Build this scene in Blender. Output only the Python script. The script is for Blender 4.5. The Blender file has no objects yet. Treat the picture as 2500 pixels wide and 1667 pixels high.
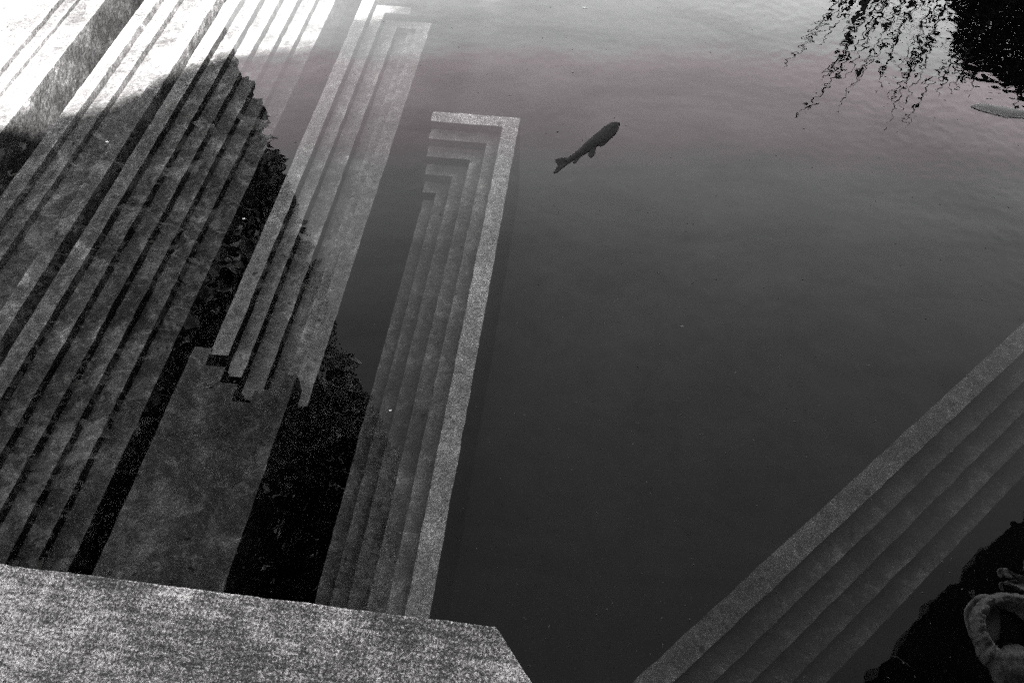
import bpy, bmesh, math, random
import numpy as np
from mathutils import Vector, noise, kdtree

sc = bpy.context.scene
C = sc.collection
random.seed(7)
R = math.radians

# ---------------------------------------------------------------- camera, sky, sun, exposure
H0 = 1.80          # camera height over the submerged rims
ZT = -0.04         # z of the rims (water surface is z = 0)
CZ = H0 + ZT
F35, PITCH, YAW = 28.0, R(53.1), R(6.9)
cam = bpy.data.cameras.new('camera'); cam.lens = F35; cam.sensor_width = 36; cam.clip_end = 500; cam.clip_start = .05
co = bpy.data.objects.new('camera', cam); C.objects.link(co); sc.camera = co
co.location = (0, 0, CZ); co.rotation_euler = (math.pi/2-PITCH, 0, YAW)

SUN = Vector((.26, -.60, .79)).normalized()
w = bpy.data.worlds.new('World'); sc.world = w; w.use_nodes = True
nt = w.node_tree; nt.nodes.clear()
def N(nt, t, **k):
    n = nt.nodes.new(t)
    for a, b in k.items():
        if a.startswith('i_'):
            n.inputs[a[2:].replace('_', ' ')].default_value = b
        else: setattr(n, a, b)
    return n
sky = N(nt, 'ShaderNodeTexSky', sky_type='NISHITA', sun_disc=False)
sky.sun_elevation = math.asin(SUN.z); sky.sun_rotation = math.atan2(SUN.x, SUN.y)
bw = N(nt, 'ShaderNodeRGBToBW')
tc = N(nt, 'ShaderNodeTexCoord'); sep = N(nt, 'ShaderNodeSeparateXYZ')
nz = N(nt, 'ShaderNodeTexNoise'); nz.inputs['Scale'].default_value = 5; nz.inputs['Detail'].default_value = 5
wob = N(nt, 'ShaderNodeMath', operation='MULTIPLY_ADD'); wob.inputs[1].default_value = .07; wob.inputs[2].default_value = -.035
addz = N(nt, 'ShaderNodeMath', operation='ADD')
prof = N(nt, 'ShaderNodeValToRGB'); prof.color_ramp.interpolation = 'B_SPLINE'
tint = N(nt, 'ShaderNodeValToRGB')
mul = N(nt, 'ShaderNodeMath', operation='MULTIPLY')
gain = N(nt, 'ShaderNodeMath', operation='MULTIPLY'); gain.inputs[1].default_value = 5.4
mix = N(nt, 'ShaderNodeMix', data_type='RGBA', blend_type='MULTIPLY'); mix.inputs[0].default_value = 1
bg = N(nt, 'ShaderNodeBackground'); out = N(nt, 'ShaderNodeOutputWorld')
# red-filter black-and-white sky: pale near the horizon, dark overhead (z = sine of elevation)
PROF = [(0, .70), (.30, .80), (.46, .78), (.53, .56), (.61, .37), (.69, .225), (.76, .135), (.82, .094), (.90, .062), (.965, .047), (1, .045)]
e = prof.color_ramp.elements
while len(e) > 2: e.remove(e[-1])
for i, (p, v) in enumerate(PROF):
    el = e[i] if i < 2 else e.new(p)
    el.position = p; el.color = (v, v, v, 1)
e = tint.color_ramp.elements
e[0].position = .0; e[0].color = (1, 1, 1, 1); e[1].position = 1; e[1].color = (1, 1, 1, 1)
for p, c in ((.545, (.99, 1, .995, 1)), (.56, (1, .88, .915, 1)), (.625, (1, .88, .915, 1)), (.65, (.99, 1, .995, 1))):
    el = e.new(p); el.color = c
L = nt.links.new
L(sky.outputs[0], bw.inputs[0]); L(tc.outputs['Generated'], sep.inputs[0]); L(tc.outputs['Generated'], nz.inputs['Vector'])

# the brightness bands run level across the view: sky brightest straight ahead and behind
fw = N(nt, 'ShaderNodeVectorMath', operation='DOT_PRODUCT'); fw.inputs[1].default_value = (-.120, .993, 0); L(tc.outputs['Generated'], fw.inputs[0])
def M2(op, a, b=None):
    n = N(nt, 'ShaderNodeMath', operation=op)
    for i, v in enumerate((a, b)):
        if v is None: continue
        if isinstance(v, (int, float)): n.inputs[i].default_value = v
        else: L(v, n.inputs[i])
    return n.outputs[0]
z_ = sep.outputs['Z']
q_ = M2('DIVIDE', z_, M2('SQRT', M2('ADD', M2('ADD', M2('MULTIPLY', z_, z_), M2('MULTIPLY', fw.outputs['Value'], fw.outputs['Value'])), .0001)))
q_ = M2('ADD', M2('MULTIPLY', q_, .85), M2('MULTIPLY', z_, .15))
L(q_, prof.inputs[0]); L(nz.outputs['Fac'], wob.inputs[0]); L(q_, addz.inputs[0]); L(wob.outputs[0], addz.inputs[1]); L(addz.outputs[0], tint.inputs[0])
L(bw.outputs[0], mul.inputs[0]); L(prof.outputs[0], mul.inputs[1])
L(mul.outputs[0], gain.inputs[0]); L(gain.outputs[0], mix.inputs[6]); L(tint.outputs[0], mix.inputs[7])
L(mix.outputs[2], bg.inputs[0]); bg.inputs[1].default_value = .15; L(bg.outputs[0], out.inputs[0])

sl = bpy.data.lights.new('sun', 'SUN'); sl.energy = 5; sl.angle = R(.55); sl.color = (1, .985, .97)
so = bpy.data.objects.new('sun', sl); C.objects.link(so); so.rotation_euler = SUN.to_track_quat('Z', 'Y').to_euler(); so.location = (0, -6, 9)
vs = sc.view_settings; vs.view_transform = 'Standard'; vs.look = 'None'; vs.exposure = 2.6; vs.gamma = 1
cy = sc.cycles
cy.max_bounces = 8; cy.transparent_max_bounces = 24; cy.sample_clamp_indirect = 4; cy.use_denoising = False

# ---------------------------------------------------------------- helpers
def K(x, y, h=1.0):
    """photo pixel -> plan point at depth h under the camera"""
    u = (x-1250)/1944.; v = -(y-833.5)/1944.
    cp, sp = math.cos(PITCH), math.sin(PITCH)
    d = (u, cp+v*sp, -sp+v*cp); c, s = math.cos(YAW), math.sin(YAW)
    X, Y, Z = c*d[0]-s*d[1], s*d[0]+c*d[1], -d[2]
    return (X/Z*h, Y/Z*h)

def tag(o, label=None, cat=None, group=None, kind=None):
    if label: o['label'] = label
    if cat: o['category'] = cat
    if group: o['group'] = group
    if kind: o['kind'] = kind
    return o
def empty(name, loc):
    o = bpy.data.objects.new(name, None); C.objects.link(o); o.location = loc; o.empty_display_size = .1
    return o
def meshobj(name, verts, faces, mat, parent=None, smooth=False):
    me = bpy.data.meshes.new(name); me.from_pydata([tuple(v) for v in verts], [], faces)
    me.materials.append(mat); me.update()
    if smooth: me.polygons.foreach_set('use_smooth', [True]*len(me.polygons))
    o = bpy.data.objects.new(name, me); C.objects.link(o)
    if parent:
        o.parent = parent
        o.matrix_parent_inverse = parent.matrix_basis.inverted()
    return o

# ---------------------------------------------------------------- materials
def mat(name):
    m = bpy.data.materials.new(name); m.use_nodes = True; m.node_tree.nodes.clear(); return m
def ramp(t, pts, interp='LINEAR'):
    r = t.nodes.new('ShaderNodeValToRGB'); r.color_ramp.interpolation = interp; e = r.color_ramp.elements
    for i, (p, v) in enumerate(pts):
        el = e[i] if i < 2 else e.new(p)
        el.position = p; el.color = (v, v, v, 1) if not isinstance(v, tuple) else (*v, 1)
    return r
def noise_tex(t, vec, scale, detail=4, rough=.6, dist=0, stretch=None):
    n = t.nodes.new('ShaderNodeTexNoise'); n.inputs['Scale'].default_value = scale; n.inputs['Detail'].default_value = detail
    n.inputs['Roughness'].default_value = rough; n.inputs['Distortion'].default_value = dist
    if stretch:
        mp = t.nodes.new('ShaderNodeMapping'); mp.inputs['Scale'].default_value = stretch; t.links.new(vec, mp.inputs[0]); vec = mp.outputs[0]
    t.links.new(vec, n.inputs['Vector']); return n
def mth(t, op, a, b=None, c=None):
    n = t.nodes.new('ShaderNodeMath'); n.operation = op
    for i, v in enumerate((a, b, c)):
        if v is None: continue
        if isinstance(v, (int, float)): n.inputs[i].default_value = v
        else: t.links.new(v, n.inputs[i])
    return n.outputs[0]

def sunken_concrete(name, base=.30, side=.4, grain=1.0, patch=1.0, edge_light=.5):
    m = mat(name); t = m.node_tree
    tcn = t.nodes.new('ShaderNodeTexCoord'); geo = t.nodes.new('ShaderNodeNewGeometry'); v = geo.outputs['Position']
    fine = noise_tex(t, v, 260, 3, .7); mid = noise_tex(t, v, 60, 4, .65); big = noise_tex(t, v, 9, 5, .62, .6); blot = noise_tex(t, v, 2.6, 3, .5)
    f = ramp(t, [(.30, .45), (.5, .95), (.72, 1.55)]); t.links.new(fine.outputs['Fac'], f.inputs[0])
    g = ramp(t, [(.32, .72), (.5, 1.0), (.68, 1.28)]); t.links.new(mid.outputs['Fac'], g.inputs[0])
    h = ramp(t, [(.36, 1-.3*patch), (.50, 1.0-.08*patch), (.58, 1+.35*patch), (.68, 1+1.0*patch)]); t.links.new(big.outputs['Fac'], h.inputs[0])
    b = ramp(t, [(.35, .78), (.65, 1.2)]); t.links.new(blot.outputs['Fac'], b.inputs[0])
    x = mth(t, 'MULTIPLY', mth(t, 'POWER', f.outputs[0], grain), g.outputs[0]); x = mth(t, 'MULTIPLY', x, h.outputs[0]); x = mth(t, 'MULTIPLY', x, b.outputs[0])
    # pale stringy streaks painted in, standing in for mirrored leaf glints
    fil = noise_tex(t, v, 17, 5, .7, 2.2); fr_ = ramp(t, [(.50, 1), (.57, 1+.35*patch), (.66, 1+.9*patch)]); t.links.new(fil.outputs['Fac'], fr_.inputs[0])
    x = mth(t, 'MULTIPLY', x, fr_.outputs[0])
    # step edges painted paler in irregular stretches, as if catching light
    at = t.nodes.new('ShaderNodeAttribute'); at.attribute_name = 'edge_light'
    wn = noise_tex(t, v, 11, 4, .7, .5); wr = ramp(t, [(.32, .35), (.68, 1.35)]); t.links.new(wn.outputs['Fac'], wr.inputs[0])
    x = mth(t, 'MULTIPLY', x, mth(t, 'MULTIPLY_ADD', mth(t, 'MULTIPLY', at.outputs['Fac'], wr.outputs[0]), edge_light, 1-.12*edge_light))
    # dark pits
    pit = noise_tex(t, v, 38, 2, .5); pr = ramp(t, [(.27, .35), (.33, 1)]); t.links.new(pit.outputs['Fac'], pr.inputs[0])
    x = mth(t, 'MULTIPLY', x, pr.outputs[0])
    # upright faces painted darker, standing in for weak sidelight under water
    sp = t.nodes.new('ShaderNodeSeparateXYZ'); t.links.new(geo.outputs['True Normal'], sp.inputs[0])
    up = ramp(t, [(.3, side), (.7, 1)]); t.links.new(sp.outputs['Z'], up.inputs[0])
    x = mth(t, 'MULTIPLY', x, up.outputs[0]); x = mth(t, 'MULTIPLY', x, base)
    cc = t.nodes.new('ShaderNodeCombineColor')
    for i, kf in enumerate((1.0, .985, .985)): t.links.new(mth(t, 'MULTIPLY', x, kf), cc.inputs[i])
    bs = t.nodes.new('ShaderNodeBsdfPrincipled'); bs.inputs['Roughness'].default_value = .95; bs.inputs['Specular IOR Level'].default_value = .1
    t.links.new(cc.outputs[0], bs.inputs['Base Color'])
    hh = mth(t, 'MULTIPLY_ADD', fine.outputs['Fac'], .35, mth(t, 'MULTIPLY', mid.outputs['Fac'], .9))
    bu = t.nodes.new('ShaderNodeBump'); bu.inputs['Strength'].default_value = .9; bu.inputs['Distance'].default_value = .012
    t.links.new(hh, bu.inputs['Height']); t.links.new(bu.outputs[0], bs.inputs['Normal'])
    o = t.nodes.new('ShaderNodeOutputMaterial'); t.links.new(bs.outputs[0], o.inputs[0]); return m

def slab_concrete():
    m = mat('weathered_concrete'); t = m.node_tree
    geo = t.nodes.new('ShaderNodeNewGeometry'); v = geo.outputs['Position']
    a = noise_tex(t, v, 380, 2, .75); b = noise_tex(t, v, 175, 5, .8, .3); c = noise_tex(t, v, 7, 4, .6); d = noise_tex(t, v, 26, 3, .6)
    st = noise_tex(t, v, 22, 4, .65, 0, (.5, 5, 1)); st2 = noise_tex(t, v, 22, 4, .65, 0, (5, .5, 1))
    def cen(n_, k): return mth(t, 'MULTIPLY', mth(t, 'SUBTRACT', n_.outputs['Fac'], .5), k)
    x = mth(t, 'ADD', cen(a, 1.0), cen(b, 2.7)); x = mth(t, 'ADD', x, cen(st, .75)); x = mth(t, 'ADD', x, cen(st2, .45))
    x = mth(t, 'ADD', x, cen(c, .9)); x = mth(t, 'ADD', x, cen(d, .45)); x = mth(t, 'ADD', x, .5)
    r = ramp(t, [(.10, .008), (.32, .030), (.48, .082), (.60, .185), (.75, .38), (.95, .62)])
    t.links.new(x, r.inputs[0])
    hole = t.nodes.new('ShaderNodeTexVoronoi'); hole.inputs['Scale'].default_value = 22; t.links.new(v, hole.inputs['Vector'])
    hr = ramp(t, [(.07, .35), (.16, 1)]); t.links.new(hole.outputs['Distance'], hr.inputs[0])
    y = mth(t, 'MULTIPLY', r.outputs[0], hr.outputs[0])
    cc = t.nodes.new('ShaderNodeCombineColor')
    for i, kf in enumerate((1.0, .97, .975)): t.links.new(mth(t, 'MULTIPLY', y, kf), cc.inputs[i])
    bs = t.nodes.new('ShaderNodeBsdfPrincipled'); bs.inputs['Roughness'].default_value = .9; bs.inputs['Specular IOR Level'].default_value = .25
    t.links.new(cc.outputs[0], bs.inputs['Base Color'])
    bu = t.nodes.new('ShaderNodeBump'); bu.inputs['Strength'].default_value = .8; bu.inputs['Distance'].default_value = .004
    t.links.new(x, bu.inputs['Height']); t.links.new(bu.outputs[0], bs.inputs['Normal'])
    o = t.nodes.new('ShaderNodeOutputMaterial'); t.links.new(bs.outputs[0], o.inputs[0]); return m

def plain(name, col, rough=.8, noise_amt=.3, scale=20, spec=.3, bump=.0, trans=0):
    m = mat(name); t = m.node_tree; geo = t.nodes.new('ShaderNodeNewGeometry'); v = geo.outputs['Position']
    n = noise_tex(t, v, scale, 4, .6); r = ramp(t, [(.3, col*(1-noise_amt)), (.7, col*(1+noise_amt))]); t.links.new(n.outputs['Fac'], r.inputs[0])
    bs = t.nodes.new('ShaderNodeBsdfPrincipled'); bs.inputs['Roughness'].default_value = rough; bs.inputs['Specular IOR Level'].default_value = spec
    t.links.new(r.outputs[0], bs.inputs['Base Color'])
    if bump:
        bu = t.nodes.new('ShaderNodeBump'); bu.inputs['Strength'].default_value = .7; bu.inputs['Distance'].default_value = bump
        t.links.new(n.outputs['Fac'], bu.inputs['Height']); t.links.new(bu.outputs[0], bs.inputs['Normal'])
    o = t.nodes.new('ShaderNodeOutputMaterial')
    if trans:
        tr = t.nodes.new('ShaderNodeBsdfTranslucent'); t.links.new(r.outputs[0], tr.inputs[0])
        mx = t.nodes.new('ShaderNodeMixShader'); mx.inputs[0].default_value = trans
        t.links.new(bs.outputs[0], mx.inputs[1]); t.links.new(tr.outputs[0], mx.inputs[2]); t.links.new(mx.outputs[0], o.inputs[0])
    else: t.links.new(bs.outputs[0], o.inputs[0])
    return m

def water_mat():
    m = mat('pond_water'); t = m.node_tree
    geo = t.nodes.new('ShaderNodeNewGeometry'); v = geo.outputs['Position']
    # fine ripples, livelier to the far right and the near left, calm in the middle
    n1 = noise_tex(t, v, 27, 0, .5, .3); n3 = noise_tex(t, v, 3.0, 2, .5); zone = noise_tex(t, v, .9, 1, .5)
    sy = t.nodes.new('ShaderNodeSeparateXYZ'); t.links.new(v, sy.inputs[0])
    br = t.nodes.new('ShaderNodeMapRange'); t.links.new(mth(t, 'MULTIPLY_ADD', sy.outputs['Y'], .5, sy.outputs['X']), br.inputs[0])
    br.inputs[1].default_value = 1.75; br.inputs[2].default_value = 2.3; br.inputs[3].default_value = .4; br.inputs[4].default_value = 1.15
    zr = ramp(t, [(.35, .75), (.65, 1.1)]); t.links.new(zone.outputs['Fac'], zr.inputs[0])
    h = mth(t, 'MULTIPLY', mth(t, 'MULTIPLY', n1.outputs['Fac'], br.outputs[0]), zr.outputs[0])
    h = mth(t, 'MULTIPLY_ADD', n3.outputs['Fac'], 3.0, h)
    bu = t.nodes.new('ShaderNodeBump'); bu.inputs['Strength'].default_value = 1; bu.inputs['Distance'].default_value = RIPPLE
    t.links.new(h, bu.inputs['Height'])
    fr = t.nodes.new('ShaderNodeFresnel'); fr.inputs['IOR'].default_value = 1.58; t.links.new(bu.outputs[0], fr.inputs['Normal'])
    fr2 = t.nodes.new('ShaderNodeFresnel'); fr2.inputs['IOR'].default_value = 1.33
    fm = t.nodes.new('ShaderNodeMix'); t.links.new(geo.outputs['Backfacing'], fm.inputs[0]); t.links.new(fr.outputs[0], fm.inputs[2]); t.links.new(fr2.outputs[0], fm.inputs[3])
    # thin film of dust and pollen on the surface
    film = noise_tex(t, v, 2.2, 6, .68, .8, (.6, 1.6, 1)); fg = noise_tex(t, v, 420, 1, .5)
    fl = ramp(t, [(.35, .88), (.7, 1.12)]); t.links.new(film.outputs['Fac'], fl.inputs[0])
    fg2 = ramp(t, [(.2, .93), (.8, 1.07)]); t.links.new(fg.outputs['Fac'], fg2.inputs[0])
    gl = t.nodes.new('ShaderNodeBsdfGlossy'); gl.inputs['Roughness'].default_value = .0
    t.links.new(bu.outputs[0], gl.inputs['Normal'])
    fac = mth(t, 'MULTIPLY', mth(t, 'MULTIPLY', fm.outputs[0], fl.outputs[0]), fg2.outputs[0])
    tr = t.nodes.new('ShaderNodeBsdfTransparent'); tr.inputs[0].default_value = (1, 1, 1, 1)
    mx = t.nodes.new('ShaderNodeMixShader'); t.links.new(fac, mx.inputs[0]); t.links.new(tr.outputs[0], mx.inputs[1]); t.links.new(gl.outputs[0], mx.inputs[2])
    o = t.nodes.new('ShaderNodeOutputMaterial'); t.links.new(mx.outputs[0], o.inputs[0])
    ab = t.nodes.new('ShaderNodeVolumeAbsorption'); ab.inputs[0].default_value = (0, 0, 0, 1); ab.inputs['Density'].default_value = ABSORB
    t.links.new(ab.outputs[0], o.inputs['Volume'])
    return m
RIPPLE = .00030; ABSORB = 1.2
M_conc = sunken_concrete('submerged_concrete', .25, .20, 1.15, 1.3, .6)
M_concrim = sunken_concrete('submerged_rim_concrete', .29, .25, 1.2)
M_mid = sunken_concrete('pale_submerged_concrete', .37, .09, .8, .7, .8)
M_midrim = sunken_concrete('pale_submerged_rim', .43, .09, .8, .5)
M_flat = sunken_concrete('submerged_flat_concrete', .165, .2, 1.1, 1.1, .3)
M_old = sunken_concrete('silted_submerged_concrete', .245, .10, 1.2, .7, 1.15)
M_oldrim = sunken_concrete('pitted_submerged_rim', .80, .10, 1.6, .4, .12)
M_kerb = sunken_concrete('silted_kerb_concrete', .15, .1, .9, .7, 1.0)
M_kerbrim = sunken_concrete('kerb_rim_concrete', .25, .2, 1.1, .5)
M_sunny = sunken_concrete('sunlit_sided_concrete', .27, .75, 1.2)  # upright faces kept paler, sunlight painted into the colour
M_slab = slab_concrete()
def pond_bed():
    m = mat('pond_mud'); t = m.node_tree; geo = t.nodes.new('ShaderNodeNewGeometry'); v = geo.outputs['Position']
    n = noise_tex(t, v, 9, 6, .65, .5); s2 = t.nodes.new('ShaderNodeSeparateXYZ'); t.links.new(v, s2.inputs[0])
    def mr(src, a, b, c, d):
        q = t.nodes.new('ShaderNodeMapRange'); q.interpolation_type = 'SMOOTHSTEP'; t.links.new(src, q.inputs[0])
        for i, k in enumerate((a, b, c, d)): q.inputs[i+1].default_value = k
        return q.outputs[0]
    # pale silt in the open water, black mud between the blocks; painted darker where the shrub is mirrored
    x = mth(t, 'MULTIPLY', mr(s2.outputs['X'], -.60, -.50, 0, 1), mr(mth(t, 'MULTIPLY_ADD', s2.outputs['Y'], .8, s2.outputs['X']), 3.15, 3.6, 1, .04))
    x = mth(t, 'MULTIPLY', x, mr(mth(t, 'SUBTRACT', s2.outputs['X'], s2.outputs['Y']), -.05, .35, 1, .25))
    x = mth(t, 'MULTIPLY', x, mr(s2.outputs['Y'], .4, 2.0, .25, 1))  # nearer bed painted darker, standing in for weaker light
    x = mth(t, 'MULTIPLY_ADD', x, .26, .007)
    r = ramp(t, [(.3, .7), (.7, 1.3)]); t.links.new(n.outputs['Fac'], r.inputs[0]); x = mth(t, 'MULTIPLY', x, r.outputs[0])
    cc = t.nodes.new('ShaderNodeCombineColor')
    for i in range(3): t.links.new(x, cc.inputs[i])
    bs = t.nodes.new('ShaderNodeBsdfDiffuse'); t.links.new(cc.outputs[0], bs.inputs[0])
    o = t.nodes.new('ShaderNodeOutputMaterial'); t.links.new(bs.outputs[0], o.inputs[0]); return m
M_mud = pond_bed()
M_water = water_mat()
M_fish = plain('carp_skin', .023, .9, .3, 120, .0)
M_fish2 = plain('pale_carp_skin', .11, .9, .2, 120, .0)
M_leafL = plain('broad_leaf', .10, .6, .8, 9, .12, 0, .4)
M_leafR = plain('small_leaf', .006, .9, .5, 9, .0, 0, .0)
M_bark = plain('bark', .012, .9, .4, 30, .0, .01)
M_wall = plain('shade_wall_concrete', .16, .9, .3, 6, .2, .01)
M_roof = plain('dark_roof_timber', .012, .8, .3, 10, .2)
M_bank = plain('bank_earth', .06, .9, .4, 5, .2, .02)
M_lily = plain('withered_lily_pad', .011, .7, .6, 60, .1, .003, .2)
M_lilydk = plain('lily_pad_hollow', .003, .7, .6, 60, .05)
M_rim = plain('wet_lily_edge', .012, .6, .3, 40, .1, 0, .3)
M_speck = plain('floating_dust', .02, .9, .7, 50)
M_pale = plain('pale_scrap', .5, .6, .3, 80)
M_dimscrap = plain('dim_scrap', .14, .8, .3, 80, 0)

# ---------------------------------------------------------------- the pond
def jit(p, a=.0016):
    q = Vector(p)*23.
    n = noise.noise_vector(q); n2 = noise.noise_vector(Vector(p)*90.)
    return (p[0]+n.x*a+n2.x*a*.7, p[1]+n.y*a+n2.y*a*.7, p[2]+n.z*a*.8)

def stepped(name, xs, ys, cell, parts, mat_, loc, bottom, sub=.02, amp=.0022, xf=None, mats=None):
    """xs, ys: cell borders; cell(i,j) -> (z, part index) or None. One mesh per part; each owns its tops and the walls below them."""
    root = empty(name, loc)
    fx, mi = [], []
    for i in range(len(xs)-1):
        n = max(1, round((xs[i+1]-xs[i])/sub)); fx += [xs[i]+(xs[i+1]-xs[i])*k/n for k in range(n)]; mi += [i]*n
    fx.append(xs[-1])
    fy, mj = [], []
    for j in range(len(ys)-1):
        n = max(1, round((ys[j+1]-ys[j])/(sub*1.3))); fy += [ys[j]+(ys[j+1]-ys[j])*k/n for k in range(n)]; mj += [j]*n
    fy.append(ys[-1])
    data = {}; borders = []
    def add(part, pts):
        V, Fc, ix = data.setdefault(part, ([], [], {}))
        f = []
        for p in pts:
            k = (round(p[0], 5), round(p[1], 5), round(p[2], 5))
            if k not in ix:
                ix[k] = len(V); q = xf(p) if xf else p; V.append(jit(q, amp))
            f.append(ix[k])
        Fc.append(f)
    nx, ny = len(fx)-1, len(fy)-1
    def get(a, b):
        if a < 0 or b < 0 or a >= nx or b >= ny: return (bottom, -1)
        c = cell(mi[a], mj[b]); return c if c else (bottom, -1)
    for a in range(nx):
        for b in range(ny):
            z, p = get(a, b)
            if p < 0: continue
            x0, x1, y0, y1 = fx[a], fx[a+1], fy[b], fy[b+1]
            add(p, [(x0, y0, z), (x1, y0, z), (x1, y1, z), (x0, y1, z)])
            for (da, db, e0, e1) in ((1, 0, (x1, y0), (x1, y1)), (-1, 0, (x0, y1), (x0, y0)), (0, 1, (x1, y1), (x0, y1)), (0, -1, (x0, y0), (x1, y0))):
                z2 = get(a+da, b+db)[0]
                if z2 < z-1e-6:
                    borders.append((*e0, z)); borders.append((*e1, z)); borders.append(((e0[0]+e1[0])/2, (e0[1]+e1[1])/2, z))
                    n = max(1, round((z-z2)/.035))
                    for k in range(n):
                        za, zb = z2+(z-z2)*k/n, z2+(z-z2)*(k+1)/n
                        add(p, [(*e0, za), (*e1, za), (*e1, zb), (*e0, zb)])
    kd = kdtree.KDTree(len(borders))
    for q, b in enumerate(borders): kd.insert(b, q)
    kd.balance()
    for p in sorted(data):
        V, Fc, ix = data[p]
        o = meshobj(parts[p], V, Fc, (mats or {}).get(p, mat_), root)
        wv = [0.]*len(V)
        for k, q in ix.items(): wv[q] = max(0., 1-kd.find(k)[2]/.034)  # full at step borders, drives the painted edge light
        a = o.data.attributes.new('edge_light', 'FLOAT', 'POINT'); a.data.foreach_set('value', wv)
    return root

def zh(h): return CZ - h*H0           # height ratio -> z
FLOOR_L, FLOOR_R = zh(1.145), zh(1.20)

def xsorted(l): return [v*H0 for v in l]

# B: rim and five steps going down to the right
GB = 'stepped concrete blocks under the water'
BX = [-.864, -.833, -.800, -.768, -.736, -.704, -.666]; BH = [1, 1.0165, 1.033, 1.050, 1.0665, 1.083]
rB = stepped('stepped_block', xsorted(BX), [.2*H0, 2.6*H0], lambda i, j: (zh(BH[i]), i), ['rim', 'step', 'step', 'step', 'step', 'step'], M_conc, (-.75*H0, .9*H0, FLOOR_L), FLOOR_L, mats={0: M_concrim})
tag(rB, 'longest submerged block, five steps falling to the right from slab to sunlit corner', 'stepped block', GB)

# A: channel with a raised right rim
AX = [-1.053, -1.024, -.985, -.930, -.893]; AH = [1.0, 1.016, 1.030, 1.004]
AX = [-1.053, -1.022, -.990, -.922, -.893]
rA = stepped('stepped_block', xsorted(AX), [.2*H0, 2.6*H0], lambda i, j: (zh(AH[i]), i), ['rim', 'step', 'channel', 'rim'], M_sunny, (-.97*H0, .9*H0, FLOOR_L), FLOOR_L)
tag(rA, 'submerged channel block with pale rim each side, between the far left block and longest steps', 'stepped block', GB)

# Z: far left block
ZX = [-1.60, -1.30, -1.262, -1.225, -1.163]; ZH = [1.0, 1.0, 1.012, 1.022]
ZX = [-1.75, -1.249, -1.222, -1.165]; ZH = [1.0, 1.011, 1.019]
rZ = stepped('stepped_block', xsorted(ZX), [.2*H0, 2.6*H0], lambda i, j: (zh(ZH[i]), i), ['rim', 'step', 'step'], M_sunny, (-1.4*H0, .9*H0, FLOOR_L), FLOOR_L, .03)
tag(rZ, 'sunlit white submerged block at the far left with a tall rough grey side', 'stepped block', GB)

# C: nested L steps, corner at the far left, low right rim
CXs = [-.553, -.524, -.499, -.467, -.441, -.420, -.391]
CYs = [.588, .600, .612, .640, .665, 1.6405, 1.6686, 1.698, 1.728, 1.76]
c0, c1, c2, c3, c35 = 1.0, 1.0187, 1.037, 1.056, 1.0475
CN = [.665, .640, .612, .588, .600, .612]
def cellC(i, j):
    x = (CXs[i]+CXs[i+1])/2; y = (CYs[j]+CYs[j+1])/2
    if y < CN[i]: return None
    if x < -.524 or (y > 1.698 and x < -.412): return (zh(c0), 0)
    if y > 1.698: return None
    if x < -.499 or y > 1.6686: return (zh(c1), 1) if x < -.435 else None
    if x > -.420: return (zh(c2), 4)
    if x < -.467 or y > 1.6405: return (zh(c2), 2)
    if x > -.441 and y < 1.62: return (zh(c35), 3)
    return (zh(c3), 5)
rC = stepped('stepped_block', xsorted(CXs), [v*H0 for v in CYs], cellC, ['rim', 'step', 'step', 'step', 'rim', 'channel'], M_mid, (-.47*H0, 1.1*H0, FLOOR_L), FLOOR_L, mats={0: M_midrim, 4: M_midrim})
tag(rC, 'submerged block of nested L shaped steps with low right rim, behind the notched flat block', 'stepped block', GB)

# R: nested L steps, corner at the far right
r = .0305
RXs = [-.316, -.2886, -.260, -.229, -.1997, -.172, -.141]
RYs = [.22, 1.298-5*r-.0, 1.298-4*r, 1.298-3*r, 1.298-2*r, 1.298-r, 1.298]
RH = [1, 1.0187, 1.0377, 1.057, 1.0765, 1.0965]
def cellR(i, j):
    k = min(5-i, 5-j); k = max(0, min(5, k))
    return (zh(RH[k]), k)
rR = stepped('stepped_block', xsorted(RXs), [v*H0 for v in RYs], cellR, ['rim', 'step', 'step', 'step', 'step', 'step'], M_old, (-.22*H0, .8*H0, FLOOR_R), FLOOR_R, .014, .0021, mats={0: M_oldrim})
tag(rR, 'block of six nested L shaped steps with bright pitted right rim beside the open water', 'stepped block', GB)

# F: flat block with a stair shaped notch in its far end
fn = [(-.580, .674), (-.551, .672), (-.551, .642), (-.519, .642), (-.519, .614), (-.490, .614), (-.490, .584), (-.461, .584), (-.461, .609), (-.432, .609), (-.432, .640), (-.406, .640)]
FX = [-.580, -.551, -.519, -.490, -.461, -.432, -.406]; FT = [.674, .642, .614, .584, .609, .640]
FY = sorted(set([.2]+FT))
rF = stepped('notched_block', xsorted(FX), [v*H0 for v in FY], lambda i, j: (zh(.997), 0) if (FY[j]+FY[j+1])/2 < FT[i] else None, ['top_slab'], M_flat, (-.49*H0, .4*H0, FLOOR_L), FLOOR_L, .015)
for c in list(rF.children):      # one mesh, no parts
    c.parent = None; c.name = 'notched_block_body'
    o = c
bpy.data.objects.remove(rF); o.name = 'notched_block'
tag(o, 'flat submerged concrete block with a stair shaped notch cut into its far end', 'concrete block')

# kerb at 47 degrees, bottom right
ang = R(45.75); ux, uy = math.cos(ang), math.sin(ang)
def kx(p):   # local: x = across (toward the camera side), y = along
    return (p[1]*ux + p[0]*uy, p[1]*uy - p[0]*ux, p[2])
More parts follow.
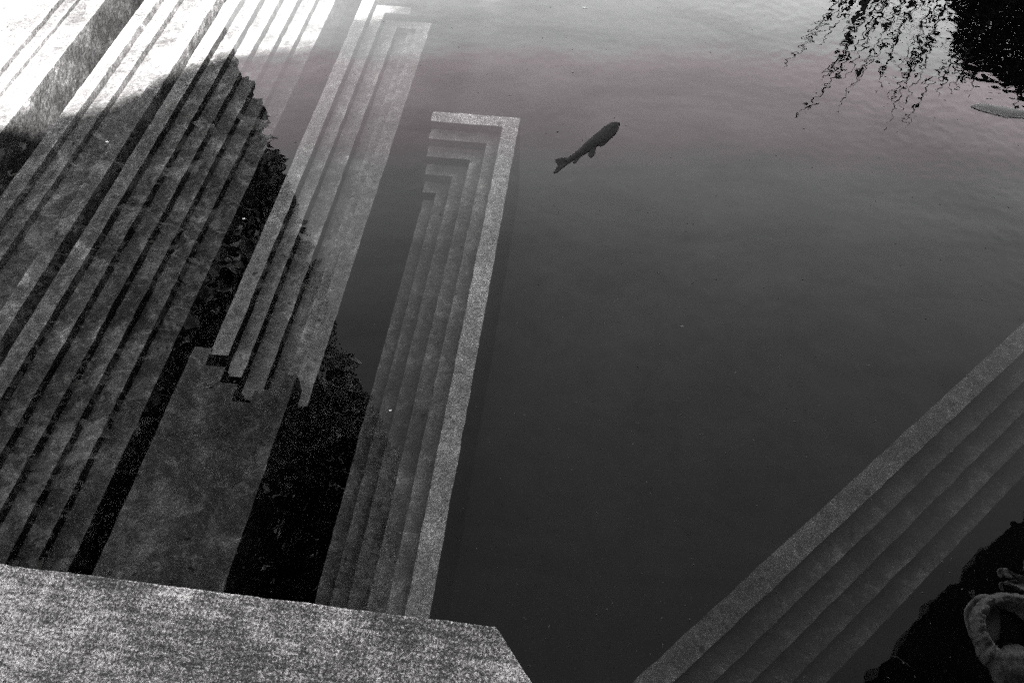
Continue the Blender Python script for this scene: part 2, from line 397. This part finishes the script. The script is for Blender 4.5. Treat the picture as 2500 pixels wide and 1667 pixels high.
# distances of the edges (in units of H0), measured across
kd = [-.1015, -.0690, -.0355, -.0020, .0330, .0660]
def across(px, py):
    a = K(px, py); return a[0]*uy-a[1]*ux
kd = []
for i, (xb, yr) in enumerate([(1543, 786), (1643, 856), (1742, 928), (1834, 1003), (1929, 1083), (2013, 1161)]):
    kd.append((across(xb, 1667)+across(2500, yr))/2*(1+.0187*max(0, i-1)))
print('kerb', kd)
KH = [1, 1.0187, 1.0377, 1.057, 1.0765]
rK = stepped('stepped_kerb', [d*H0 for d in kd], [-.3*H0, 2.2*H0], lambda i, j: (zh(KH[i]), i), ['rim', 'step', 'step', 'step', 'step'], M_kerb, (.45*H0, .5*H0, FLOOR_R), FLOOR_R, .02, .002, kx, {0: M_kerbrim})
tag(rK, 'diagonal submerged concrete kerb of four dim steps across the bottom right corner', 'stepped kerb')

# foreground slab above the water
ZS = .20; hs = CZ-ZS
p0 = K(0, 1376, hs); p1 = K(1210, 1529, hs); p2 = K(1300, 1667, hs)
dx = p1[0]-p0[0]; dy = p1[1]-p0[1]
far = [(-3.2, p0[1]+dy/dx*(-3.2-p0[0])), p1]
dd = ((p2[0]-p1[0]), (p2[1]-p1[1]))
end = (p1[0]+dd[0]*8, p1[1]+dd[1]*8)
bm = bmesh.new()
poly = [far[0], far[1], end, (end[0]-.2, -1.4), (-3.2, -1.4)]
pts = []
for a_, b_ in zip(poly, poly[1:]+poly[:1]):
    n = max(2, int(math.dist(a_, b_)/.012)) if (a_ in poly[:2]) else 12
    for k in range(n):
        t_ = k/n; x = a_[0]+(b_[0]-a_[0])*t_; y = a_[1]+(b_[1]-a_[1])*t_
        nn = noise.noise(Vector((x*60, y*60, 3)))*.0016+noise.noise(Vector((x*14, y*14, 9)))*.0016
        pts.append((x, y+nn))
V = [(x, y, ZS) for x, y in pts]+[(x, y, FLOOR_L-.02) for x, y in pts]; n = len(pts)
F_ = [list(range(n))[::-1], list(range(n, 2*n))]+[[i, (i+1) % n, n+(i+1) % n, n+i] for i in range(n)]
slab = meshobj('slab', V, F_, M_slab)
b2 = bmesh.new(); b2.from_mesh(slab.data); bmesh.ops.recalc_face_normals(b2, faces=b2.faces)
b2.to_mesh(slab.data); b2.free()
bv = slab.modifiers.new('bevel', 'BEVEL'); bv.width = .003; bv.segments = 2; bv.limit_method = 'ANGLE'; bv.angle_limit = R(60)
slab.name = 'concrete_slab'
tag(slab, 'speckled weathered concrete slab above the water with a cut corner, bottom left', 'concrete slab')

# floor of the pond
xs = np.linspace(-4.0, 7.0, 140); ys = np.linspace(-4.0, 7.0, 140)
V = []
for y in ys:
    for x in xs:
        t_ = min(1, max(0, (x/H0+.30)/.14)); z = FLOOR_L*(1-t_)+FLOOR_R*t_
        V.append((x, y, z+.006*noise.noise(Vector((x*3, y*3, 0)))-.004))
nx = len(xs)
F_ = [[j*nx+i, j*nx+i+1, (j+1)*nx+i+1, (j+1)*nx+i] for j in range(len(ys)-1) for i in range(nx-1)]
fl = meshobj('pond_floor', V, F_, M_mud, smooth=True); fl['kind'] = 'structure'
# banks round the pond
def ring(name, x0, x1, y0, y1, big, z, depth, m):
    V = [(x0, y0, z), (x1, y0, z), (x1, y1, z), (x0, y1, z), (-big, -big, z), (big, -big, z), (big, big, z), (-big, big, z), (x0, y0, depth), (x1, y0, depth), (x1, y1, depth), (x0, y1, depth)]
    F_ = [[4, 5, 1, 0], [5, 6, 2, 1], [6, 7, 3, 2], [7, 4, 0, 3], [0, 1, 9, 8], [1, 2, 10, 9], [2, 3, 11, 10], [3, 0, 8, 11]]
    o = meshobj(name, V, F_, m); o['kind'] = 'structure'; return o
ring('ground', -3.8, 6.8, -3.9, 6.8, 120, .15, FLOOR_R-.1, M_bank)
# water: closed box
V = [(x, y, z) for z in (FLOOR_R-.3, 0) for x, y in ((-3.79, -3.89), (6.79, -3.89), (6.79, 6.79), (-3.79, 6.79))]
wo = meshobj('water', V, [[3, 2, 1, 0], [4, 5, 6, 7], [0, 1, 5, 4], [1, 2, 6, 5], [2, 3, 7, 6], [3, 0, 4, 7]], M_water); wo['kind'] = 'structure'

# ---------------------------------------------------------------- what shades and mirrors
# wall behind the camera: its top edge casts the shadow line over the steps
WT = 7.0
off = (SUN.x/SUN.z*(WT-ZT), SUN.y/SUN.z*(WT-ZT))
a_ = Vector((K(60, 285, H0)[0]+off[0], K(60, 285, H0)[1]+off[1])); b_ = Vector((K(880, 26, H0)[0]+off[0], K(880, 26, H0)[1]+off[1]))
d_ = (b_-a_).normalized(); nrm = Vector((d_.y, -d_.x))
V, F_ = [], []
n = 400; L0, L1 = -7.5, 7.0
tops = []
for i in range(n+1):
    s_ = L0+(L1-L0)*i/n; p = a_+d_*s_
    zt = WT+.16*noise.noise(Vector((s_*1.9+4, 0, 0)))+.05*noise.noise(Vector((s_*7, 1, 0)))
    for q, z in ((p, -.5), (p, zt), (p+nrm*.35, zt), (p+nrm*.35, -.5)): V.append((q.x, q.y, z))
    if i:
        k = 4*(i-1)
        for c in range(4): F_.append([k+c, k+4+c, k+4+(c+1) % 4, k+(c+1) % 4])
F_ += [[0, 1, 2, 3], [4*n+3, 4*n+2, 4*n+1, 4*n]]
wall = meshobj('garden_wall', V, F_, M_wall)
tag(wall, 'tall uneven topped concrete wall behind the slab that shades the pond', 'wall')

def leaf_quads(V, F_, p, size, up=None, asp=.55):
    """one folded, pointed leaf as two quads + tips"""
    d = Vector((random.gauss(0, 1), random.gauss(0, 1), random.gauss(0, .6))).normalized() if up is None else up
    s_ = d.cross(Vector((random.gauss(0, 1), random.gauss(0, 1), random.gauss(0, 1)))).normalized(); nn = d.cross(s_)
    L_ = size*random.uniform(.7, 1.25); W_ = L_*asp*.5
    b = len(V); p = Vector(p)
    fold = nn*W_*.35
    V += [p, p+d*L_*.35+s_*W_+fold, p+d*L_*.75+s_*W_*.7+fold, p+d*L_, p+d*L_*.75-s_*W_*.7+fold, p+d*L_*.35-s_*W_+fold, p+d*L_*.55]
    F_ += [[b, b+1, b+2, b+6], [b+6, b+2, b+3], [b+6, b+3, b+4], [b, b+6, b+4, b+5]]
def inpoly(x, y, P):
    c = False; j = len(P)-1
    for i in range(len(P)):
        if (P[i][1] > y) != (P[j][1] > y) and x < (P[j][0]-P[i][0])*(y-P[i][1])/(P[j][1]-P[i][1])+P[i][0]: c = not c
        j = i
    return c
def tube(V, F_, pts, r0, r1, n=6):
    b = len(V)
    for i, p in enumerate(pts):
        p = Vector(p); q = Vector(pts[min(i+1, len(pts)-1)])-Vector(pts[max(i-1, 0)]); q.normalize()
        a = q.orthogonal().normalized(); c = q.cross(a); r_ = r0+(r1-r0)*i/max(1, len(pts)-1)
        for k in range(n):
            t_ = 2*math.pi*k/n; V.append(p+a*math.cos(t_)*r_+c*math.sin(t_)*r_)
    for i in range(len(pts)-1):
        for k in range(n): F_.append([b+i*n+k, b+i*n+(k+1) % n, b+(i+1)*n+(k+1) % n, b+(i+1)*n+k])
    F_.append([b+(len(pts)-1)*n+k for k in range(n)])

# broad-leaved tree on the left bank: a tall hanging curtain of leaves that the water mirrors
edge = [(470, -60), (530, 60), (563, 145), (580, 200), (612, 260), (640, 325), (662, 380), (692, 440), (718, 520), (722, 575), (716, 610), (772, 645), (790, 700), (812, 790), (838, 850), (868, 895), (872, 930), (905, 970), (935, 1025), (962, 1100), (980, 1190), (968, 1260), (972, 1330), (955, 1400), (925, 1480), (890, 1560), (900, 1750), (-350, 1900), (-350, -60)]
EK = [K(*p) for p in edge]
root = empty('broad_leaf_tree', (-5.0, 4.6, .15))
V, F_ = [], []
cnt = 0
# leaves right along the edge (clumps), then the bulk
for i in range(len(edge)-4):
    a2, b2_ = edge[i], edge[i+1]; n = int(math.dist(a2, b2_)/3.2)
    for k in range(n):
        t_ = random.random(); px = a2[0]+(b2_[0]-a2[0])*t_-abs(random.gauss(0, 10)); py = a2[1]+(b2_[1]-a2[1])*t_+random.gauss(0, 3)
        kx_, ky_ = K(px-4, py); m_ = math.hypot(kx_, ky_)
        D = 5.2+random.uniform(0, .35); hh = min(D/m_, 9.0+random.uniform(0, .3))
        leaf_quads(V, F_, (kx_*hh, ky_*hh, hh-CZ), .085)
tries = 0
while cnt < 30000 and tries < 300000:
    tries += 1
    px = random.uniform(-350, 985); py = random.uniform(-60, 1800)
    if not inpoly(px+14, py, edge): continue
    kx_, ky_ = K(px, py); m_ = math.hypot(kx_, ky_)
    # denser overhead: accept by area
    D = 5.3+random.uniform(0, 1.5)+.4*noise.noise(Vector((kx_*6, ky_*6, 0))); hh = min(D/m_, 9.1+random.uniform(0, 1.2))
    leaf_quads(V, F_, (kx_*hh, ky_*hh, hh-CZ), random.choice((.11, .16, .22)), None, random.uniform(.7, 1.05)); cnt += 1
crown = meshobj('crown', V, F_, M_leafL, root)
V, F_ = [], []
tube(V, F_, [(-5.2, 4.8, .1), (-5.1, 4.8, 1.6), (-4.9, 4.9, 3.2), (-4.8, 4.6, 5.2), (-4.5, 4.2, 7.4)], .2, .06, 10)
for q in ([(-5.0, 4.8, 2.4), (-4.0, 5.2, 3.6), (-3.2, 5.6, 4.6)], [(-4.9, 4.8, 4.), (-3.8, 4.4, 5.6), (-2.9, 4.0, 7.0)], [(-4.8, 4.6, 5), (-5.4, 3.6, 6.2), (-5.6, 2.6, 7.6)]): tube(V, F_, q, .07, .025, 7)
meshobj('trunk', V, F_, M_bark, root, True)
tag(root, 'dense broad leaved tree whose ragged dark mirror image covers the left of the water', 'tree')

# young shoots and dark bush on the far right bank
root = empty('shrub', (5.0, 8.4, .15))
V, F_ = [], []
D2 = 8.2
def P3(px, py, D=D2):
    kx_, ky_ = K(px, py); m_ = math.hypot(kx_, ky_); hh = D/m_; return Vector((kx_*hh, ky_*hh, hh-CZ))
mass = [(2310, -260), (2325, 0), (2335, 110), (2362, 180), (2420, 190), (2455, 222), (2500, 240), (2600, 270), (2760, 330), (2760, -260)]
cnt = 0
while cnt < 32000:
    px = random.uniform(2250, 2760); py = random.uniform(-260, 330)
    qx = px+18*noise.noise(Vector((px*.02, py*.02, 0)))+random.gauss(0, 9)
    if not inpoly(qx, py, mass): continue
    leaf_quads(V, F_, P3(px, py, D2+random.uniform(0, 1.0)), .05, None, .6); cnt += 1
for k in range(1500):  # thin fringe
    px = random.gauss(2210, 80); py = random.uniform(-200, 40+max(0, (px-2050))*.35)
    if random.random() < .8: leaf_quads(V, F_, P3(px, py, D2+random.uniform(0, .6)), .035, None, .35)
shoots = [[(1915, 160), (1950, 125), (1985, 88), (2040, 30), (2085, -40)], [(1940, 287), (1968, 262), (2000, 232), (2035, 190), (2075, 135), (2120, 65), (2170, -40)],
          [(2045, 266), (2060, 235), (2095, 180), (2130, 125), (2170, 60), (2220, -40)], [(2142, 218), (2150, 180), (2178, 120), (2205, 60), (2250, -40)],
          [(2165, 312), (2178, 270), (2205, 210), (2228, 150), (2250, 80), (2280, -30)], [(2205, 312), (2225, 280), (2240, 240), (2262, 205), (2300, 170), (2345, 130)],
          [(2010, 190), (2045, 145), (2085, 85), (2125, 20), (2160, -50)], [(2063, 187), (2090, 150), (2120, 95), (2150, 30), (2190, -40)],
          [(2210, 255), (2235, 200), (2262, 140), (2290, 60), (2320, -20)], [(2320, 225), (2345, 180), (2370, 120)], [(1950, 105), (2000, 60), (2060, -30)],
          [(2080, 215), (2110, 170), (2150, 120), (2200, 60), (2240, 0)], [(2290, 232), (2300, 200), (2320, 160), (2345, 110)], [(2170, 250), (2190, 215), (2225, 160), (2270, 90)],
          [(2360, 225), (2375, 200), (2390, 170)], [(2185, 180), (2220, 140), (2290, 95)], [(2000, 110), (2040, 60), (2100, -20)], [(2470, 275), (2485, 240), (2520, 200)]]
for k in range(16):
    x = random.uniform(2090, 2350); y = random.uniform(-120, 60)+max(0, x-2200)*.5; l_ = random.uniform(60, 150); a2 = random.uniform(1.9, 2.25)
    shoots.append([(x+math.cos(a2)*l_+random.gauss(0, 5), y+math.sin(a2)*l_), (x+math.cos(a2)*l_*.5+random.gauss(0, 6), y+math.sin(a2)*l_*.5), (x, y), (x+30, y-70), (x+70, y-170)])
for sh in shoots:
    dd_ = D2+random.uniform(-.3, .3)
    pp = [P3(x, y, dd_) for x, y in sh]
    tw, tf = [], []; tube(tw, tf, pp[::-1], .012, .005, 5); meshobj('shoot', tw, tf, M_bark, root)
    for a2, b2_ in zip(sh, sh[1:]):
        n = int(math.dist(a2, b2_)/3.6)
        for k in range(n):
            t_ = random.random(); x = a2[0]+(b2_[0]-a2[0])*t_; y = a2[1]+(b2_[1]-a2[1])*t_
            if random.random() < .22+.4*(1-(y+40)/350): leaf_quads(V, F_, P3(x+random.gauss(0, 2), y+random.gauss(0, 2), dd_), .042, None, .42)
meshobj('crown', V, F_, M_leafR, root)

tag(root, 'dark shrub with long upright shoots on the far right bank, mirrored in the water', 'shrub')

# roof beside the pond, mirrored black; its unseen stretch overhead is added to dim the near water
re = [(2620, 1130), (2560, 1195), (2500, 1262), (2475, 1272), (2440, 1300), (2425, 1320), (2395, 1350), (2375, 1385), (2352, 1405), (2310, 1442), (2285, 1470), (2274, 1490), (2240, 1512), (2222, 1532), (2206, 1575), (2175, 1604), (2155, 1612), (2138, 1645), (2100, 1667), (2070, 1720)]
zr_ = 3.2; RP = [K(x, y, CZ+zr_) for x, y in re]
RP += [(1.5, .98), (.4, .34), (-1.0, -.82), (-2.4, -2.0), (-2.4, -2.6), (6.4, -2.6), (6.4, RP[0][1]+.4), (RP[0][0]+.8, RP[0][1]+.5)]
root = empty('shelter', (4.5, 0, FLOOR_R))
n = len(RP)
V = [(x, y, zr_) for x, y in RP]+[(x, y, zr_+.25) for x, y in RP]
meshobj('roof', V, [list(range(n)), list(range(n, 2*n))[::-1]]+[[i, (i+1) % n, n+(i+1) % n, n+i] for i in range(n)], M_roof, root)
for x, y in ((5.9, -1.9), (5.9, 2.0), (2.6, -2.3), (-2.2, -2.2)):
    V, F_ = [], []; tube(V, F_, [(x, y, FLOOR_R-.02), (x, y, zr_-.002)], .07, .07, 12); meshobj('post', V, F_, M_roof, root)
tag(root, 'dark flat roofed shelter beside the pond, mirrored black at the bottom right, stretched unseen overhead to dim the near water', 'shelter')

# ---------------------------------------------------------------- carp
def fish(name, spine, widths, tail, fins, m, label, zc=.0015, hz=.009):
    """spine / fins in photo pixels on the water plane; head first"""
    root = empty(name, (*K(*spine[0], CZ), 0))
    P = [Vector((*K(*p, CZ), 0)) for p in spine]
    # resample smoothly
    pts, ws = [], []
    n = len(P)
    for i in range(n-1):
        p_1, p_2, p_3, p_4 = P[max(i-1, 0)], P[i], P[i+1], P[min(i+2, n-1)]
        for k in range(6):
            t_ = k/6
            pts.append(.5*((2*p_2)+(p_3-p_1)*t_+(2*p_1-5*p_2+4*p_3-p_4)*t_*t_+(-p_1+3*p_2-3*p_3+p_4)*t_**3)); ws.append(widths[i]*(1-t_)+widths[i+1]*t_)
    pts.append(P[-1]); ws.append(widths[-1])
    V, F_ = [], []; S = 16
    for i, p in enumerate(pts):
        d = (pts[min(i+1, len(pts)-1)]-pts[max(i-1, 0)]).normalized(); s_ = Vector((-d.y, d.x, 0))
        for k in range(S):
            a = 2*math.pi*k/S; z = math.sin(a)
            V.append(p+s_*math.cos(a)*ws[i]+Vector((0, 0, zc+z*(hz if z > 0 else ws[i]*1.1)*(min(1, ws[i]/max(widths)*1.3)))))
    for i in range(len(pts)-1):
        for k in range(S): F_.append([i*S+k, i*S+(k+1) % S, (i+1)*S+(k+1) % S, (i+1)*S+k])
    F_.append(list(range(S))); F_.append([(len(pts)-1)*S+k for k in range(S)][::-1])
    meshobj('body', V, F_, m, root, True)
    for nm, poly in fins:
        q = [Vector((*K(*p, CZ), 0)) for p in poly]; n = len(q)
        V = [v+Vector((0, 0, zc+.0015)) for v in q]+[v+Vector((0, 0, zc-.0015)) for v in q]
        meshobj(nm, V, [list(range(n)), list(range(n, 2*n))[::-1]]+[[i, (i+1) % n, n+(i+1) % n, n+i] for i in range(n)], m, root)
    return root
S_ = .12755
def z2(p): return (1300+p[0]*S_, 250+p[1]*S_)
sp_ = [z2(p) for p in [(1655, 440), (1625, 430), (1560, 465), (1480, 540), (1380, 630), (1270, 710), (1130, 800), (980, 920), (840, 1020), (730, 1090), (650, 1140)]]
wd = [.005, .0125, .0205, .0255, .027, .0245, .020, .0158, .0122, .0108, .011]
ft = fish('carp', sp_, wd, None, [('tail', [z2(p) for p in [(700, 1090), (670, 1075), (550, 1074), (480, 1090), (430, 1116), (465, 1160), (482, 1200), (470, 1250), (430, 1310), (400, 1358), (440, 1360), (500, 1325), (560, 1270), (640, 1205), (730, 1140)]]),
    ('pelvic_fin', [z2(p) for p in [(1120, 910), (1075, 955), (1062, 1000), (1090, 1045), (1130, 1058), (1165, 1030), (1198, 980), (1215, 870), (1210, 800)]]),
    ('pectoral_fin', [z2(p) for p in [(1470, 620), (1440, 740), (1395, 800), (1310, 842), (1280, 830), (1250, 780), (1300, 700)]]),
    ('gill_fin', [z2(p) for p in [(1640, 500), (1600, 580), (1545, 640), (1520, 682), (1505, 665), (1500, 600), (1560, 520)]]),
    ('anal_fin', [z2(p) for p in [(960, 1000), (900, 1070), (815, 1168), (775, 1165), (795, 1120), (860, 1040)]])], M_fish, '')
tag(ft, 'dark carp seen from above in open water, forked tail to the lower left', 'fish')
sp_ = [(2373, 262), (2380, 261), (2395, 263), (2415, 267), (2440, 272), (2465, 276), (2500, 280), (2540, 284), (2570, 286)]
wd = [.005, .012, .018, .0225, .026, .025, .020, .012, .008]
f2 = fish('carp', sp_, wd, None, [('pectoral_fin', [(2428, 275), (2448, 285), (2462, 289), (2458, 281), (2455, 276)]), ('tail', [(2560, 283), (2600, 270), (2590, 287), (2602, 303), (2560, 290)])], M_fish2, '')
tag(f2, 'pale carp cut off by the right edge below the mirrored shrub', 'fish')

# ---------------------------------------------------------------- withered lily pads, lower right
def pad(name, outline, holes_z, m, parent=None, zmax=.012, cup=.6, zb=.004, centre=None):
    q = [Vector(K(x, y, CZ)) for x, y in outline]
    c = sum(q, Vector((0, 0)))/len(q) if centre is None else Vector(K(*centre, CZ))
    V, F_ = [], []; rings = 9; n = len(q)*3
    dense = []
    for i in range(len(q)):
        p_1, p_2, p_3, p_4 = q[i-1], q[i], q[(i+1) % len(q)], q[(i+2) % len(q)]
        for k in range(3):
            t_ = k/3; dense.append(.5*((2*p_2)+(p_3-p_1)*t_+(2*p_1-5*p_2+4*p_3-p_4)*t_*t_+(-p_1+3*p_2-3*p_3+p_4)*t_**3))
    for r_ in range(rings+1):
        s_ = r_/rings
        for i, p in enumerate(dense):
            v = c+(p-c)*s_
            z = zb+zmax*(math.sin(s_*math.pi*cup)**2)+.0025*noise.noise(Vector((v.x*60, v.y*60, 1)))
            if r_ == rings: z = zb-.002
            V.append((v.x, v.y, z))
    for r_ in range(rings):
        for i in range(n): F_.append([r_*n+i, r_*n+(i+1) % n, (r_+1)*n+(i+1) % n, (r_+1)*n+i])
    o = meshobj(name, V, F_, m, parent, True)
    sd = o.modifiers.new('thick', 'SOLIDIFY'); sd.thickness = .0012; sd.offset = -1
    return o
root = empty('lily_pad', (*K(2450, 1560, CZ), 0))
pad('wet_edge', [(2352, 1500), (2356, 1480), (2372, 1462), (2385, 1452), (2402, 1448), (2420, 1452), (2440, 1470), (2440, 1560), (2390, 1580), (2370, 1560), (2358, 1530)], 0, M_rim, root, .001, .5, .0015)
outer = [(2363, 1510), (2366, 1494), (2378, 1478), (2388, 1466), (2410, 1452), (2440, 1447), (2480, 1446), (2530, 1450), (2570, 1500), (2580, 1600), (2540, 1690), (2440, 1690), (2418, 1650), (2410, 1630), (2400, 1622), (2388, 1608), (2383, 1592), (2372, 1570), (2366, 1540)]
inner = [(2402, 1520), (2412, 1492), (2430, 1484), (2455, 1482), (2480, 1498), (2505, 1520), (2520, 1560), (2505, 1590), (2480, 1565), (2462, 1560), (2448, 1568), (2444, 1580), (2430, 1572), (2412, 1552), (2404, 1538)]
def radius(P, c, a):
    best = 0; dx_, dy_ = math.cos(a), math.sin(a)
    for p_, q_ in zip(P, P[1:]+P[:1]):
        ex, ey = q_[0]-p_[0], q_[1]-p_[1]; den = dx_*ey-dy_*ex
        if abs(den) < 1e-9: continue
        t_ = ((p_[0]-c[0])*ey-(p_[1]-c[1])*ex)/den; u_ = ((p_[0]-c[0])*dy_-(p_[1]-c[1])*dx_)/den
        if t_ > 0 and 0 <= u_ <= 1: best = max(best, t_)
    return best
c_ = (2448, 1530); V, F_ = [], []; NA, NR = 120, 14
for k in range(NR+1):
    s_ = k/NR
    for i in range(NA):
        a = 2*math.pi*i/NA; r1 = radius(outer, c_, a); r0 = .78*radius(inner, c_, a)
        rag = 1+.05*noise.noise(Vector((math.cos(a)*5, math.sin(a)*5, 2)))+.03*noise.noise(Vector((math.cos(a)*14, math.sin(a)*14, 5)))
        rr = r0+(r1*rag-r0)*s_; X_, Y_ = K(c_[0]+math.cos(a)*rr, c_[1]+math.sin(a)*rr, CZ)
        z = -.012+.034*min(1, s_*2.6)-.022*max(0, (s_-.62)/.38)**2
        z += (.005*noise.noise(Vector((X_*45, Y_*45, 1)))+.003*noise.noise(Vector((X_*120, Y_*120, 1)))+.004*noise.noise(Vector((math.cos(a)*9, math.sin(a)*9, 8))))*min(1, s_*3)
        V.append((X_, Y_, max(z, .001) if s_ > .5 else z))
for k in range(NR):
    for i in range(NA): F_.append([k*NA+i, k*NA+(i+1) % NA, (k+1)*NA+(i+1) % NA, (k+1)*NA+i])
o = meshobj('blade', V, F_, M_lily, root, True); sd = o.modifiers.new('thick', 'SOLIDIFY'); sd.thickness = .0012; sd.offset = -1
tag(root, 'large withered lily pad with a dark hollow, cut off by the bottom right corner', 'lily pad', 'withered lily pads')
root = empty('lily_pad', (*K(2470, 1415, CZ), 0))
pad('blade', [(2446, 1386), (2455, 1392), (2465, 1400), (2480, 1404), (2500, 1408), (2540, 1412), (2540, 1450), (2490, 1448), (2476, 1438), (2460, 1432), (2448, 1426), (2450, 1420), (2470, 1422), (2468, 1416), (2452, 1408), (2447, 1398)], 0, M_lily, root, .008, .5, .004, (2490, 1425))
pad('wet_edge', [(2433, 1396), (2436, 1388), (2445, 1386), (2448, 1396), (2446, 1411), (2438, 1408)], 0, M_rim, root, .001, .5, .0015)
pad('wet_edge', [(2437, 1424), (2446, 1420), (2447, 1432), (2451, 1444), (2442, 1440)], 0, M_rim, root, .001, .5, .0015)
tag(root, 'small torn lily pad with two curled tips just above the large one', 'lily pad', 'withered lily pads')
root = empty('lily_pad', (*K(2510, 1385, CZ), 0))
root_b = pad('lily_pad', [(2497, 1380), (2500, 1366), (2520, 1355), (2545, 1370), (2545, 1395), (2515, 1400), (2498, 1394)], 0, M_lily, None, .006, .5, .003)
bpy.data.objects.remove(root)
tag(root_b, 'sliver of a lily pad at the right edge above the torn one', 'lily pad', 'withered lily pads')
V, F_ = [], []
tube(V, F_, [(*K(*p, CZ), .003) for p in [(2174, 1602), (2186, 1602), (2200, 1612), (2215, 1622), (2231, 1638)]], .0008, .0006, 5)
tag(meshobj('stem', V, F_, M_rim), 'thin pale bent stem floating in the black reflection left of the lily pads', 'stem')
V, F_ = [], []
for px, py in ((2364, 1444), (2369, 1441), (2373, 1440)): tube(V, F_, [(*K(px, py, CZ), .004), (*K(px+3, py+10, CZ), .004), (*K(2376, 1462, CZ), .004)], .0011, .0006, 5)
tag(meshobj('sprig', V, F_, M_rim), 'tiny forked sprig touching the top left of the large lily pad', 'sprig')

# ---------------------------------------------------------------- scraps on the surface
def scrap(px, py, size, label, m=M_pale, a=0, asp=.5, z=.0015):
    c = Vector((*K(px, py, CZ), z)); V = []; n = 9
    for k in range(n):
        t_ = 2*math.pi*k/n; rr = size*random.uniform(.75, 1.1)
        x, y = math.cos(t_)*rr, math.sin(t_)*rr*asp
        V.append(c+Vector((x*math.cos(a)-y*math.sin(a), x*math.sin(a)+y*math.cos(a), random.uniform(-.0004, .001))))
    V += [v-Vector((0, 0, .0012)) for v in V]
    return tag(meshobj('leaf_scrap', V, [list(range(n)), list(range(n, 2*n))[::-1]]+[[i, (i+1) % n, n+(i+1) % n, n+i] for i in range(n)], m), label, 'leaf scrap', 'scraps of leaf floating on the pond')
scrap(262, 347, .006, 'white scrap floating over the channel block left of centre')
scrap(1428, 20, .011, 'pale curled scrap at the top of the open water', M_pale, .2, .35)
scrap(1664, 797, .0045, 'tiny pale scrap in the middle of the open water', M_dimscrap, 0, .5)
scrap(596, 535, .005, 'bright scrap floating over the gap left of the nested steps', M_pale, .5, .5)
scrap(954, 984+18, .004, 'small pale scrap floating above the nearest long steps', M_pale, .3, .4)
scrap(1353, 503, .0035, 'dark round scrap right of the nearest stepped block', M_speck, 0, .9)
V, F_ = [], []
for i in range(900):
    px = random.uniform(0, 2500); py = random.uniform(0, 1667)
    if px < 1250 and py > 1370: continue
    c = Vector((*K(px, py, CZ), .0008)); a = random.uniform(0, 6.28); s_ = random.choice((.0008, .0012, .0016, .0024)); l_ = s_*random.uniform(1, 2.4); b = len(V)
    u = Vector((math.cos(a), math.sin(a), 0)); v = Vector((-u.y, u.x, 0))
    V += [c-u*l_, c+v*s_*.6, c+u*l_, c-v*s_*.6, c+Vector((0, 0, .0006))]; F_ += [[b, b+1, b+4], [b+1, b+2, b+4], [b+2, b+3, b+4], [b+3, b, b+4]]
tag(meshobj('floating_dust', V, F_, M_speck), kind='stuff')
